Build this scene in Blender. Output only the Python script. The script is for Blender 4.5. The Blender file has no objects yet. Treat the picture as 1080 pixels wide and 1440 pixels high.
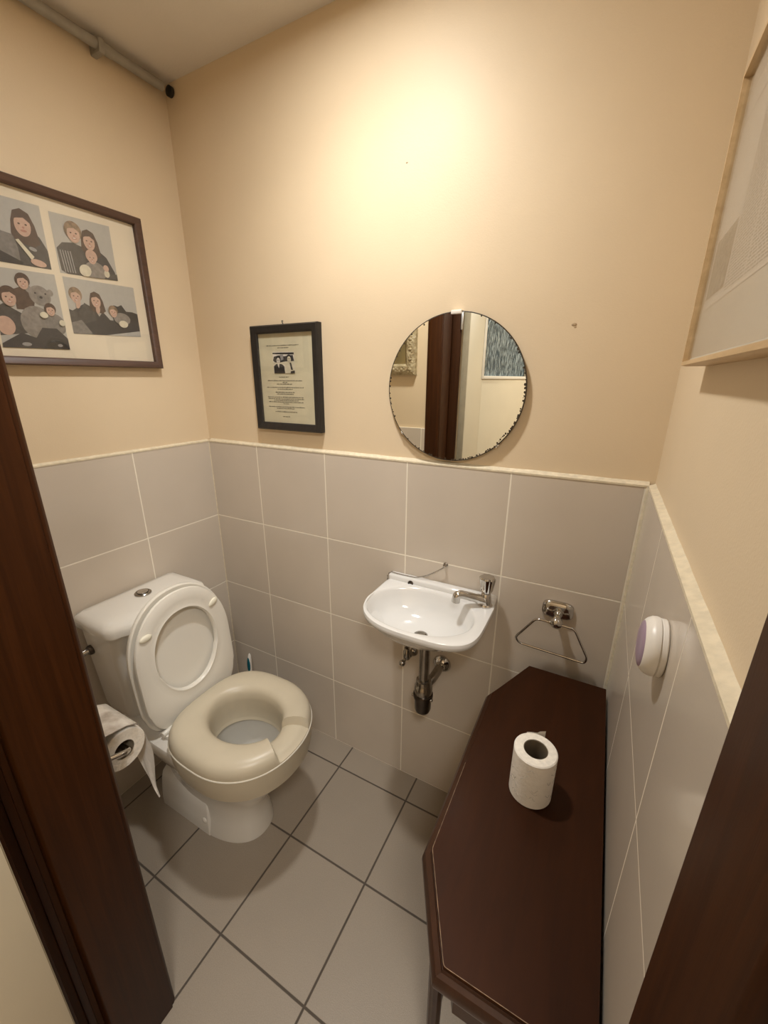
import bpy, bmesh, math, random
from mathutils import Vector, Matrix
random.seed(7)
PI = math.pi
SC = bpy.context.scene
COL = SC.collection
V = Vector

# ------------------------------------------------------------------ materials
def new_mat(name):
    m = bpy.data.materials.new(name); m.use_nodes = True
    nt = m.node_tree; b = nt.nodes['Principled BSDF']
    return m, nt, b

def pmat(name, col, rough=.5, metal=0., noise=0., nscale=30., bump=0., bscale=60., spec=.5, coat=0.,
         col2=None, stretch=(1, 1, 1), trans=0., bdist=.01, sheen=0.):
    m, nt, b = new_mat(name)
    L = nt.links.new
    b.inputs['Base Color'].default_value = (*col, 1)
    b.inputs['Roughness'].default_value = rough
    b.inputs['Metallic'].default_value = metal
    b.inputs['Specular IOR Level'].default_value = spec
    b.inputs['Coat Weight'].default_value = coat
    b.inputs['Coat Roughness'].default_value = .08
    b.inputs['Transmission Weight'].default_value = trans
    tc = nt.nodes.new('ShaderNodeTexCoord')
    mp = nt.nodes.new('ShaderNodeMapping'); mp.inputs['Scale'].default_value = stretch
    L(tc.outputs['Object'], mp.inputs['Vector'])
    if noise or col2:
        n = nt.nodes.new('ShaderNodeTexNoise'); n.inputs['Scale'].default_value = nscale
        n.inputs['Detail'].default_value = 6
        L(mp.outputs[0], n.inputs['Vector'])
        r = nt.nodes.new('ShaderNodeValToRGB')
        c2 = col2 if col2 else tuple(c * (1 - noise) for c in col)
        r.color_ramp.elements[0].position = .35; r.color_ramp.elements[1].position = .65
        r.color_ramp.elements[0].color = (*c2, 1); r.color_ramp.elements[1].color = (*col, 1)
        L(n.outputs['Fac'], r.inputs[0]); L(r.outputs[0], b.inputs['Base Color'])
    if bump:
        n2 = nt.nodes.new('ShaderNodeTexNoise'); n2.inputs['Scale'].default_value = bscale
        n2.inputs['Detail'].default_value = 4
        L(mp.outputs[0], n2.inputs['Vector'])
        bp = nt.nodes.new('ShaderNodeBump'); bp.inputs['Strength'].default_value = bump
        bp.inputs['Distance'].default_value = bdist
        L(n2.outputs['Fac'], bp.inputs['Height']); L(bp.outputs[0], b.inputs['Normal'])
    return m

def tile_mat(name, axes, offs, period, tile, grout, halfw, rough, spotty, grough=.8, bump=.35, nscale=350., wav=.0):
    """square tiles with grout lines on two world axes"""
    m, nt, b = new_mat(name); L = nt.links.new
    geo = nt.nodes.new('ShaderNodeNewGeometry')
    sep = nt.nodes.new('ShaderNodeSeparateXYZ'); L(geo.outputs['Position'], sep.inputs[0])
    def math_(op, a, bv=None, clamp=False):
        n = nt.nodes.new('ShaderNodeMath'); n.operation = op; n.use_clamp = clamp
        for i, v in enumerate((a, bv)):
            if v is None: continue
            if isinstance(v, (int, float)): n.inputs[i].default_value = v
            else: L(v, n.inputs[i])
        return n.outputs[0]
    ms = []; cells = []
    for ax, of, pe in zip(axes, offs, period):
        u = math_('DIVIDE', math_('SUBTRACT', sep.outputs[ax], of), pe)
        f = math_('FRACT', u)
        d = math_('MULTIPLY', math_('SUBTRACT', .5, math_('ABSOLUTE', math_('SUBTRACT', f, .5))), pe)   # metres to the joint
        mr = nt.nodes.new('ShaderNodeMapRange'); mr.interpolation_type = 'SMOOTHSTEP'
        mr.inputs['From Min'].default_value = halfw * .7; mr.inputs['From Max'].default_value = halfw * 1.5
        mr.inputs['To Min'].default_value = 1; mr.inputs['To Max'].default_value = 0
        L(d, mr.inputs['Value']); ms.append(mr.outputs[0]); cells.append(math_('FLOOR', u))
    mask = math_('MAXIMUM', ms[0], ms[1])
    cmb = nt.nodes.new('ShaderNodeCombineXYZ'); L(cells[0], cmb.inputs[0]); L(cells[1], cmb.inputs[1])
    wn = nt.nodes.new('ShaderNodeTexWhiteNoise'); L(cmb.outputs[0], wn.inputs['Vector'])
    no = nt.nodes.new('ShaderNodeTexNoise'); no.inputs['Scale'].default_value = nscale; no.inputs['Detail'].default_value = 3
    L(geo.outputs['Position'], no.inputs['Vector'])
    big = nt.nodes.new('ShaderNodeTexNoise'); big.inputs['Scale'].default_value = 5.; L(geo.outputs['Position'], big.inputs['Vector'])
    k = math_('ADD', math_('MULTIPLY', math_('SUBTRACT', no.outputs['Fac'], .5), spotty), math_('MULTIPLY', math_('SUBTRACT', wn.outputs['Value'], .5), .05))
    k = math_('ADD', k, math_('MULTIPLY', math_('SUBTRACT', big.outputs['Fac'], .5), .12))
    k = math_('ADD', k, 1.)
    vm = nt.nodes.new('ShaderNodeVectorMath'); vm.operation = 'SCALE'; vm.inputs[0].default_value = tile
    L(k, vm.inputs['Scale'])
    mx = nt.nodes.new('ShaderNodeMix'); mx.data_type = 'RGBA'
    L(mask, mx.inputs['Factor']); L(vm.outputs[0], mx.inputs['A']); mx.inputs['B'].default_value = (*grout, 1)
    L(mx.outputs['Result'], b.inputs['Base Color'])
    rr = math_('ADD', rough, math_('MULTIPLY', mask, grough - rough)); L(rr, b.inputs['Roughness'])
    hgt = math_('ADD', math_('MULTIPLY', mask, -1.), math_('MULTIPLY', no.outputs['Fac'], wav))
    bp = nt.nodes.new('ShaderNodeBump'); bp.inputs['Strength'].default_value = bump; bp.inputs['Distance'].default_value = .002
    L(hgt, bp.inputs['Height']); L(bp.outputs[0], b.inputs['Normal'])
    return m

def wood_mat(name, c1, c2, rough, stretch, nscale=14., coat=0., spec=.5):
    m, nt, b = new_mat(name); L = nt.links.new
    tc = nt.nodes.new('ShaderNodeTexCoord'); mp = nt.nodes.new('ShaderNodeMapping'); mp.inputs['Scale'].default_value = stretch
    L(tc.outputs['Object'], mp.inputs['Vector'])
    n = nt.nodes.new('ShaderNodeTexNoise'); n.inputs['Scale'].default_value = nscale; n.inputs['Detail'].default_value = 8; n.inputs['Roughness'].default_value = .65
    n.inputs['Distortion'].default_value = .6
    L(mp.outputs[0], n.inputs['Vector'])
    r = nt.nodes.new('ShaderNodeValToRGB'); r.color_ramp.elements[0].position = .3; r.color_ramp.elements[1].position = .7
    r.color_ramp.elements[0].color = (*c1, 1); r.color_ramp.elements[1].color = (*c2, 1)
    L(n.outputs['Fac'], r.inputs[0]); L(r.outputs[0], b.inputs['Base Color'])
    b.inputs['Roughness'].default_value = rough; b.inputs['Coat Weight'].default_value = coat; b.inputs['Specular IOR Level'].default_value = spec
    bp = nt.nodes.new('ShaderNodeBump'); bp.inputs['Strength'].default_value = .12; bp.inputs['Distance'].default_value = .002
    L(n.outputs['Fac'], bp.inputs['Height']); L(bp.outputs[0], b.inputs['Normal'])
    return m

def thin_glass(name, tint=(1, 1, 1), rough=.02):
    m = bpy.data.materials.new(name); m.use_nodes = True; nt = m.node_tree; nt.nodes.clear(); L = nt.links.new
    o = nt.nodes.new('ShaderNodeOutputMaterial'); t = nt.nodes.new('ShaderNodeBsdfTransparent'); g = nt.nodes.new('ShaderNodeBsdfGlossy')
    t.inputs[0].default_value = (*tint, 1); g.inputs['Roughness'].default_value = rough
    lw = nt.nodes.new('ShaderNodeLayerWeight'); lw.inputs['Blend'].default_value = .5
    pw = nt.nodes.new('ShaderNodeMath'); pw.operation = 'POWER'; pw.inputs[1].default_value = 5; L(lw.outputs['Facing'], pw.inputs[0])
    f = nt.nodes.new('ShaderNodeMath'); f.operation = 'MULTIPLY_ADD'; f.inputs[1].default_value = .9; f.inputs[2].default_value = .04; L(pw.outputs[0], f.inputs[0])
    mx = nt.nodes.new('ShaderNodeMixShader'); L(f.outputs[0], mx.inputs[0]); L(t.outputs[0], mx.inputs[1]); L(g.outputs[0], mx.inputs[2]); L(mx.outputs[0], o.inputs[0])
    return m

def emit_mat(name, col, s):
    m = bpy.data.materials.new(name); m.use_nodes = True; nt = m.node_tree; nt.nodes.clear()
    o = nt.nodes.new('ShaderNodeOutputMaterial'); e = nt.nodes.new('ShaderNodeEmission'); e.inputs[0].default_value = (*col, 1); e.inputs[1].default_value = s
    nt.links.new(e.outputs[0], o.inputs[0]); return m

PLASTER = pmat('cream_plaster', (.755, .605, .415), .5, noise=.03, nscale=4, bump=.13, bscale=300, spec=.35, bdist=.002)
CEIL = pmat('ceiling_paint', (.80, .74, .66), .85, noise=.04, nscale=6, bump=.2, bscale=200, bdist=.002)
BEAD = pmat('cream_filler_bead', (.78, .68, .50), .5, noise=.15, nscale=70, bump=.5, bscale=120, bdist=.003)
TILE = (.62, .54, .45); GROUT = (.90, .83, .70)
TILE_B = tile_mat('wall_tiles_back', (0, 2), (-.0542, 0), (.3098, .3115), TILE, GROUT, .0018, .2, .03)
TILE_L = tile_mat('wall_tiles_left', (1, 2), (-.3104, 0), (.3100, .3115), TILE, GROUT, .0018, .2, .03)
TILE_R = tile_mat('wall_tiles_right', (1, 2), (-.6192, 0), (.3096, .3115), TILE, (.80, .72, .60), .0014, .16, .03)
TILE_F = tile_mat('wall_tiles_front', (0, 2), (-.0542, 0), (.3098, .3115), TILE, GROUT, .0018, .2, .03)
FLOOR = tile_mat('floor_tiles', (0, 1), (.3562, -.1028), (.2948, .2949), (.325, .27, .21), (.085, .066, .05), .0026, .42, .45, bump=.5, nscale=420, wav=.25)
CERAMIC = pmat('white_ceramic', (.78, .745, .68), .12, coat=.5)
BASIN = pmat('bright_white_ceramic', (.76, .745, .72), .1, coat=.6)
SEATP = pmat('white_seat_plastic', (.80, .76, .68), .28)
RAISED = pmat('cream_moulded_foam', (.58, .51, .385), .36, noise=.05, nscale=12, bump=.05, bscale=300, bdist=.001)
BUMPER = pmat('ivory_rubber', (.85, .80, .66), .4)
CHROME = pmat('chrome', (.62, .60, .57), .1, metal=1, noise=.1, nscale=40)
CHROME_D = pmat('dulled_chrome', (.42, .39, .35), .2, metal=1, noise=.25, nscale=50)
DARKMETAL = pmat('dark_tarnished_metal', (.12, .10, .085), .3, metal=1, noise=.2)
JAMBW = wood_mat('mahogany_door_frame', (.028, .0082, .0016), (.056, .0170, .0036), .45, (30, 30, 1.2), 3, spec=.16)
CONSOLE = wood_mat('console_wood', (.024, .0070, .0015), (.037, .0105, .0025), .45, (14, 2, 14), 2.2, spec=.12)
CONSOLE_E = wood_mat('console_moulding_wood', (.03, .011, .005), (.05, .019, .009), .32, (14, 2, 14), 3, spec=.35)
FRAME_BR = wood_mat('brown_frame_wood', (.060, .028, .017), (.11, .052, .03), .42, (20, 1.5, 20), 5)
FRAME_DK = wood_mat('charcoal_frame_wood', (.009, .0075, .007), (.024, .019, .017), .5, (30, 30, 4), 5)
FRAME_PALE = wood_mat('pale_frame_wood', (.50, .33, .16), (.66, .46, .25), .4, (10, 1.5, 10), 6)
MAT_BOARD = pmat('cream_mount_board', (.76, .66, .50), .75, noise=.05, nscale=9)
PAPER = pmat('aged_paper', (.66, .60, .42), .7, noise=.12, nscale=14)
NEWS = pmat('newsprint_paper', (.60, .55, .46), .7, noise=.05, nscale=10)
NEWS2 = pmat('newsprint_sheet', (.68, .62, .53), .7, noise=.05, nscale=10)
GLASS = thin_glass('picture_glass')
INK = pmat('printed_ink', (.03, .025, .02), .7, noise=.3)
INK_L = pmat('faded_print_ink', (.40, .36, .30), .7, noise=.2)
INK_M = pmat('half_tone_print', (.34, .30, .24), .7, noise=.55, nscale=110)
TISSUE = pmat('toilet_tissue', (.86, .81, .74), .9, noise=.05, nscale=60, bump=.5, bscale=150, bdist=.002)
TISSUE_END = pmat('tissue_roll_end', (.88, .82, .72), .9, noise=.13, nscale=130, bump=.5, bscale=200, bdist=.002)
CARD = pmat('grey_cardboard', (.20, .155, .10), .85, noise=.2)
WHITEP = pmat('white_plastic', (.82, .77, .70), .35, noise=.02)
LILAC = pmat('lilac_plastic', (.33, .235, .31), .4, noise=.05)
TEAL = pmat('teal_plastic', (.0, .11, .14), .35, noise=.1)
PIPEM = pmat('grey_conduit_plastic', (.36, .33, .28), .42, noise=.12, nscale=30)
BLACK = pmat('black_rubber', (.012, .011, .010), .5, noise=.2)
MIRROR = pmat('silvered_mirror', (.90, .90, .84), .004, metal=1)
MIRROR_E = pmat('mirror_edge_tarnish', (.05, .035, .02), .4, noise=.6, nscale=90)
GILT = pmat('antique_cream_gilt', (.52, .43, .27), .4, col2=(.28, .21, .11), nscale=45, bump=.6, bscale=60)
CANVAS = pmat('ochre_canvas', (.26, .19, .075), .6, col2=(.16, .12, .05), nscale=9)
DOORP = pmat('cream_painted_door', (.66, .585, .44), .4, noise=.03, nscale=8)
DOOR_EDGE = pmat('greyish_door_edge', (.40, .34, .24), .55, noise=.1)
BEADW = pmat('white_glazing_bead', (.80, .75, .66), .35, noise=.03)

# obscure glass: hammered vertical streaks, pale sparkle painted into the base colour
def obscure():
    m, nt, b = new_mat('hammered_obscure_glass'); L = nt.links.new
    b.inputs['Base Color'].default_value = (.36, .43, .46, 1); b.inputs['Roughness'].default_value = .12
    b.inputs['Transmission Weight'].default_value = .35; b.inputs['Metallic'].default_value = .25
    tc = nt.nodes.new('ShaderNodeTexCoord'); mp = nt.nodes.new('ShaderNodeMapping'); mp.inputs['Scale'].default_value = (170, 170, 30)
    L(tc.outputs['Object'], mp.inputs['Vector'])
    v = nt.nodes.new('ShaderNodeTexNoise'); v.inputs['Scale'].default_value = 1.; v.inputs['Detail'].default_value = 2
    L(mp.outputs[0], v.inputs['Vector'])
    bp = nt.nodes.new('ShaderNodeBump'); bp.inputs['Strength'].default_value = 1.; bp.inputs['Distance'].default_value = .012
    L(v.outputs['Fac'], bp.inputs['Height']); L(bp.outputs[0], b.inputs['Normal'])
    r = nt.nodes.new('ShaderNodeValToRGB'); r.color_ramp.elements[0].position = .44; r.color_ramp.elements[1].position = .62
    r.color_ramp.elements[0].color = (.11, .17, .22, 1); r.color_ramp.elements[1].color = (.70, .86, .95, 1)  # dark blue to near white: glints drawn as colour
    L(v.outputs['Fac'], r.inputs[0]); L(r.outputs[0], b.inputs['Base Color'])
    return m
OBSCURE = obscure()

# ------------------------------------------------------------------ object helpers
def empty(name, loc, label, cat, group=None):
    o = bpy.data.objects.new(name, None); o.empty_display_size = .05; COL.objects.link(o); o.location = loc
    o['label'] = label; o['category'] = cat
    if group: o['group'] = group
    return o

def wloc(o):
    p = V((0, 0, 0))
    while o is not None: p = p + o.location; o = o.parent
    return p

def obj(name, bm, mats, parent=None, loc=None, label=None, cat=None, group=None, kind=None, sharp=38, smooth=True):
    """bm is in world coordinates; the object's origin sits at loc (or at its parent's origin)"""
    org = wloc(parent) if parent is not None else V(loc if loc is not None else (0, 0, 0))
    bmesh.ops.recalc_face_normals(bm, faces=bm.faces[:])
    bmesh.ops.translate(bm, verts=bm.verts[:], vec=-org)
    me = bpy.data.meshes.new(name); bm.to_mesh(me); bm.free()
    for m in (mats if isinstance(mats, (list, tuple)) else [mats]): me.materials.append(m)
    if smooth:
        for p in me.polygons: p.use_smooth = True
        me.set_sharp_from_angle(angle=math.radians(sharp))
    o = bpy.data.objects.new(name, me); COL.objects.link(o)
    if parent is not None: o.parent = parent
    else: o.location = org
    if label: o['label'] = label
    if cat: o['category'] = cat
    if group: o['group'] = group
    if kind: o['kind'] = kind
    return o

def B(): return bmesh.new()

def box(bm, lo, hi, bev=0., seg=2, mat=0):
    lo = V(lo); hi = V(hi); t = bmesh.new()
    vs = [t.verts.new((x, y, z)) for x in (lo.x, hi.x) for y in (lo.y, hi.y) for z in (lo.z, hi.z)]
    for f in ((0, 1, 3, 2), (4, 6, 7, 5), (0, 4, 5, 1), (2, 3, 7, 6), (0, 2, 6, 4), (1, 5, 7, 3)): t.faces.new([vs[i] for i in f])
    if bev: bmesh.ops.bevel(t, geom=t.edges[:], offset=bev, segments=seg, profile=.5, affect='EDGES')
    for f in t.faces: f.material_index = mat
    merge(bm, t); return bm

def merge(bm, t, M=None):
    bmesh.ops.recalc_face_normals(t, faces=t.faces[:])
    if M is not None: bmesh.ops.transform(t, matrix=M, verts=t.verts[:])
    me = bpy.data.meshes.new('tmp'); t.to_mesh(me); t.free(); bm.from_mesh(me); bpy.data.meshes.remove(me)

def loft(bm, rings, cap0=True, cap1=True, closed=True, mat=0):
    t = bmesh.new(); R = [[t.verts.new(p) for p in r] for r in rings]; n = len(R[0])
    for a, b in zip(R, R[1:]):
        for i in range(n if closed else n - 1):
            j = (i + 1) % n
            try: t.faces.new((a[i], a[j], b[j], b[i]))
            except ValueError: pass
    if cap0: t.faces.new(R[0][::-1])
    if cap1: t.faces.new(R[-1])
    for f in t.faces: f.material_index = mat
    merge(bm, t); return bm

def frame_of(d):
    d = V(d).normalized(); up = V((0, 0, 1)) if abs(d.z) < .95 else V((1, 0, 0))
    a = d.cross(up).normalized(); return a, a.cross(d).normalized()

def tube(bm, path, r, seg=12, cap=True, closed=False):
    P = [V(p) for p in path]; n = len(P); rs = r if isinstance(r, (list, tuple)) else [r] * n
    rings = []; a = None
    for i, p in enumerate(P):
        if closed: d = P[(i + 1) % n] - P[i - 1]
        else: d = P[min(i + 1, n - 1)] - P[max(i - 1, 0)]
        d.normalize()
        if a is None: a, b = frame_of(d)
        else:
            a = (a - d * a.dot(d)).normalized(); b = d.cross(a)
        b = d.cross(a)
        rings.append([p + (a * math.cos(t) + b * math.sin(t)) * rs[i] for t in [2 * PI * k / seg for k in range(seg)]])
    if closed: rings.append(rings[0]); return loft(bm, rings, False, False)
    return loft(bm, rings, cap, cap)

def arc_path(P, rad, n=6):
    """polyline with rounded corners"""
    P = [V(p) for p in P]; out = [P[0]]
    for i in range(1, len(P) - 1):
        a, b, c = P[i - 1], P[i], P[i + 1]
        u = (a - b).normalized(); w = (c - b).normalized()
        r = min(rad, (a - b).length * .45, (c - b).length * .45)
        p0 = b + u * r; p1 = b + w * r
        for k in range(n + 1):
            t = k / n; out.append(p0 * (1 - t) ** 2 + b * 2 * t * (1 - t) + p1 * t * t)
    out.append(P[-1]); return out

def lathe(bm, prof, center, axis=(0, 0, 1), seg=32, cap0=True, cap1=True, flute=0, famp=0.):
    """prof: list of (radius, height along axis)"""
    c = V(center); d = V(axis).normalized(); a, b = frame_of(d)
    rings = []
    for r, h in prof:
        ring = []
        for k in range(seg):
            t = 2 * PI * k / seg
            rr = r * (1 + (famp * math.cos(flute * t) if flute else 0))
            ring.append(c + d * h + (a * math.cos(t) + b * math.sin(t)) * max(rr, 1e-5))
        rings.append(ring)
    return loft(bm, rings, cap0, cap1)

def ball(bm, c, r, scale=(1, 1, 1), rot=None, seg=16):
    t = bmesh.new(); bmesh.ops.create_uvsphere(t, u_segments=seg, v_segments=seg // 2 + 2, radius=r)
    M = Matrix.Translation(V(c)) @ (rot.to_4x4() if rot else Matrix.Identity(4)) @ Matrix.Diagonal((*scale, 1))
    merge(bm, t, M); return bm

def prism(bm, poly, z0, z1, bev=0., seg=2):
    t = bmesh.new(); a = [t.verts.new((x, y, z0)) for x, y in poly]; b = [t.verts.new((x, y, z1)) for x, y in poly]; n = len(poly)
    t.faces.new(a[::-1]); t.faces.new(b)
    for i in range(n): t.faces.new((a[i], a[(i + 1) % n], b[(i + 1) % n], b[i]))
    if bev: bmesh.ops.bevel(t, geom=t.edges[:], offset=bev, segments=seg, profile=.5, affect='EDGES')
    merge(bm, t); return bm

def extr(bm, poly3, vec, bev=0., seg=2):
    t = bmesh.new(); a = [t.verts.new(p) for p in poly3]; b = [t.verts.new(V(p) + V(vec)) for p in poly3]; n = len(a)
    t.faces.new(a[::-1]); t.faces.new(b)
    for i in range(n): t.faces.new((a[i], a[(i + 1) % n], b[(i + 1) % n], b[i]))
    if bev: bmesh.ops.bevel(t, geom=t.edges[:], offset=bev, segments=seg, profile=.5, affect='EDGES')
    merge(bm, t); return bm

def sgnpow(v, p): return math.copysign(abs(v) ** p, v)

# ------------------------------------------------------------------ the room
W = 1.502; H = 2.367; DADO = 1.245; YF = -.85; YO = -.985
XJ0, XJ1 = .66, 1.481           # clear door opening
def struct(name, bm, mat, **k): return obj(name, bm, mat, kind='structure', smooth=False, **k)

struct('floor', box(B(), (-.6, -2.5, -.06), (2.7, .1, 0)), FLOOR)
struct('ceiling', box(B(), (-.6, -2.5, H), (2.7, .1, H + .06)), CEIL)
wb = struct('wall_back', box(B(), (-.1, .012, 0), (W + .1, .1, H)), PLASTER)
struct('tile_dado', box(B(), (0, 0, 0), (W, .012, DADO)), TILE_B, parent=wb)
wl = struct('wall_left', box(B(), (-.1, YF, 0), (-.008, .1, H)), PLASTER)
struct('tile_dado', box(B(), (-.008, YF, 0), (0, 0, DADO)), TILE_L, parent=wl)
wr = struct('wall_right', box(B(), (W + .012, YO, 0), (W + .12, .1, H)), PLASTER)
struct('tile_dado', box(B(), (W, YF, 0), (W + .012, 0, DADO)), TILE_R, parent=wr)
wf = B()
box(wf, (-.6, YO, 0), (XJ0 - .03, YF, H)); box(wf, (XJ0 - .03, YO, 2.06), (W + .12, YF, H)); 
wf = struct('wall_front', wf, PLASTER)
struct('tile_dado', box(B(), (0, YF, 0), (.585, YF + .01, DADO)), TILE_F, parent=wf)
# cream bead that closes the top of the tiles
def bead(name, p0, p1, dx, dy, parent, d, h=.012):
    bm = B(); a = V(p0); b = V(p1); n = 60
    rings = []
    for i in range(n + 1):
        t = i / n; p = a.lerp(b, t); w = 1 + .05 * math.sin(i * 1.3) + .05 * math.sin(i * .5 + 1); hh = h * w
        rings.append([p + V((-dx * .0015, -dy * .0015, -.003)), p + V((-dx * .0015, -dy * .0015, .0015)), p + V((dx * d * .6, dy * d * .6, hh * .55)), p + V((dx * d, dy * d, hh)), p + V((dx * d, dy * d, -.003))])
    loft(bm, rings); return obj(name, bm, BEAD, parent=parent)
bead('filler_bead', (0, 0, DADO), (W, 0, DADO), 0, 1, wb, .0125, .009)
bead('filler_bead', (0, YF, DADO), (0, 0, DADO), -1, 0, wl, .0085, .007)
bead('filler_bead', (W, YF, DADO), (W, .006, DADO), 1, 0, wr, .0125, .007)
# joint at the right hand corner
obj('corner_joint', prism(B(), [(W - .006, -.0003), (W + .0003, -.0003), (W + .0003, -.0035), (W - .002, -.0030)], 0, DADO), BEAD, parent=wb)
obj('corner_joint', prism(B(), [(-.0004, .0004), (.0025, .0004), (.0025, -.0012), (-.0004, -.0022)], 0, DADO), BEAD, parent=wl)
bm = B()
for x, z, s in ((1.29, 1.605, .006), (1.293, 1.599, .003), (.85, 2.0, .003)): ball(bm, (x, .012, z), s, (1, .25, .6))
obj('plaster_chip', bm, pmat('chipped_plaster', (.55, .40, .24), .8, noise=.4, nscale=200), parent=wb)

# hall beyond the doorway (seen only in the mirror and past the frame)
struct('wall_hall_far', box(B(), (-.6, -2.5, 0), (2.7, -2.4, H)), PLASTER)
struct('wall_hall_left', box(B(), (-.7, -2.5, 0), (-.6, YO, H)), PLASTER)
struct('wall_hall_right', box(B(), (2.6, -2.5, 0), (2.7, YO + .1, H)), PLASTER)
struct('wall_hall_near', box(B(), (W + .12, YO, 0), (2.7, YF, H)), PLASTER)

# door frame
def prof_prism(poly, z0, z1, bev=.002): return prism(B(), poly, z0, z1, bev)
t1 = obj('trim_1', prof_prism([(XJ0 - .03, YF + .004), (XJ0, YF + .004), (XJ0, -.958), (XJ0 - .006, -.963), (XJ0 - .015, -.963), (XJ0 - .015, -1.002), (XJ0 + .033, -1.004), (XJ0 + .033, -1.016), (XJ0 - .03, -1.016)], 0, 2.03), JAMBW, kind='structure')
obj('architrave', prof_prism([(XJ0 - .075, YF), (XJ0 - .075, YF + .012), (XJ0 - .06, YF + .017), (XJ0 - .012, YF + .017), (XJ0 - .004, YF + .010), (XJ0 - .004, YF)], 0, 2.09, .002), JAMBW, parent=t1)
obj('seal_strip', box(B(), (XJ0 - .0155, -.985, 0), (XJ0 - .010, -.973, 2.02), .002), JAMBW, parent=t1)
t2 = obj('trim_2', prof_prism([(XJ1 + .045, YF + .004), (XJ1, YF + .004), (XJ1, -.945), (XJ1 + .012, -.95), (XJ1 + .012, YO - .012), (XJ1 + .045, YO - .012)], 0, 2.03), JAMBW, kind='structure')
obj('trim_3', box(B(), (XJ0 - .03, YO - .012, 2.03), (XJ1 + .045, YF + .004, 2.06), .002), JAMBW, kind='structure')
# open door leaf, hung on the left of the frame
c_, s_ = math.cos(math.radians(74)), math.sin(math.radians(74))
P0 = V((.735, -1.016, 0)); D = V((c_, -s_, 0)); N = V((-s_, -c_, 0))     # N runs through the leaf's thickness, away from the camera side
def leaf(u0, u1, n0, n1, z0, z1, bev=.002):
    return [P0 + D * u + N * n + V((0, 0, z)) for u, n, z in ((u0, n0, z0), (u1, n0, z0), (u1, n1, z0), (u0, n1, z0))], V((0, 0, z1 - z0)), bev
d1 = B()
for u0, u1, z0, z1 in ((0, .145, .01, 2.02), (.655, .80, .01, 2.02), (.145, .655, .01, 1.495), (.145, .655, 1.95, 2.02)):
    extr(d1, *leaf(u0, u1, 0, .04, z0, z1, .001))
d1 = obj('door_1', d1, DOORP, loc=(.735, -1.016, 0), kind='structure')
obj('door_edge', extr(B(), *leaf(-.0025, 0, .002, .038, .012, 2.018, .0005)), DOOR_EDGE, parent=d1)
obj('obscure_glass', extr(B(), *leaf(.140, .660, .017, .023, 1.49, 1.955, .0005)), OBSCURE, parent=d1, label='hammered glass pane')
bm = B()
for u0, u1, z0, z1 in ((.135, .150, 1.485, 1.962), (.650, .665, 1.485, 1.962), (.150, .650, 1.485, 1.501), (.150, .650, 1.946, 1.962)):
    extr(bm, *leaf(u0, u1, -.006, .017, z0, z1, .002))
obj('glazing_bead', bm, BEADW, parent=d1)
bm = B()
lathe(bm, [(.0065, 0), (.0065, .09), (.004, .094)], V((XJ0 + .036, -.9955, 1.715)), seg=16)
obj('hinge', bm, pmat('satin_steel', (.55, .55, .57), .3, metal=1, noise=.1), parent=d1)

# ------------------------------------------------------------------ toilet
YC = -.42                     # centre line of the toilet
T = empty('toilet', (.30, YC, 0), 'white close-coupled toilet with its lid up against the cistern', 'toilet')
NP = 64
def egg(cx, cy, xb, xf, hw, z, nb=2.4, nf=2.1, n=NP, sy=1.):
    out = []
    for k in range(n):
        a = 2 * PI * k / n; c, s = math.cos(a), math.sin(a); p = nf if c > 0 else nb
        out.append(V((cx + (xf if c > 0 else xb) * sgnpow(c, 2 / p), cy + hw * sgnpow(s, 2 / (p * sy)), z)))
    return out
rings = [egg(.36, YC, .20, .205, .108, 0, 3.4, 2.3), egg(.36, YC, .20, .205, .108, .012, 3.4, 2.3), egg(.365, YC, .205, .192, .098, .06, 3.2, 2.3),
         egg(.38, YC, .225, .182, .094, .13, 3, 2.2), egg(.40, YC, .26, .20, .105, .20, 3, 2.2), egg(.42, YC, .30, .245, .135, .28, 3, 2.1),
         egg(.44, YC, .36, .262, .165, .345, 3.4, 2.1), egg(.45, YC, .40, .265, .172, .375, 3.8, 2.1), egg(.45, YC, .41, .262, .172, .398, 4, 2.1), egg(.45, YC, .405, .257, .168, .405, 4, 2.1),
         egg(.535, YC, .135, .135, .112, .405, 2.1, 2.1), egg(.535, YC, .13, .13, .106, .39, 2, 2.1), egg(.53, YC, .14, .135, .112, .36, 2, 2), egg(.51, YC, .135, .13, .102, .29, 2, 2),
         egg(.48, YC, .10, .09, .075, .22, 2, 2), egg(.46, YC, .06, .055, .05, .185, 2, 2)]
bm = loft(B(), rings)
# foot plinth with its small step
foot = [(.165, YC - .104), (.41, YC - .107), (.416, YC - .100), (.416, YC + .100), (.41, YC + .107), (.165, YC + .104)]
def plinth(h, z, x1, r=.006):
    pts = []
    for cx_, cy_, a0 in ((.163 + r, YC - h + r, PI), (x1 - r, YC - h + r, 1.5 * PI), (x1 - r, YC + h - r, 0), (.163 + r, YC + h - r, PI / 2)):
        for k in range(4): a = a0 + k * PI / 6; pts.append(V((cx_ + r * math.cos(a), cy_ + r * math.sin(a), z)))
    return pts
loft(bm, [plinth(.1085, 0, .412), plinth(.1085, .030, .412), plinth(.1065, .05, .411), plinth(.1015, .09, .408), plinth(.097, .115, .404), plinth(.090, .135, .398), plinth(.07, .15, .38)])
obj('pan', bm, CERAMIC, T)
obj('water', loft(B(), [egg(.47, YC, .075, .07, .06, .205, 2, 2), egg(.47, YC, .075, .07, .06, .2, 2, 2)]), pmat('still_water', (.55, .55, .52), .03, noise=.05, trans=.3), T)
bm = B(); ball(bm, (.392, YC - .1055, .058), .011, (1, .5, 1)); obj('bolt_cap', bm, CERAMIC, T)
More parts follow.
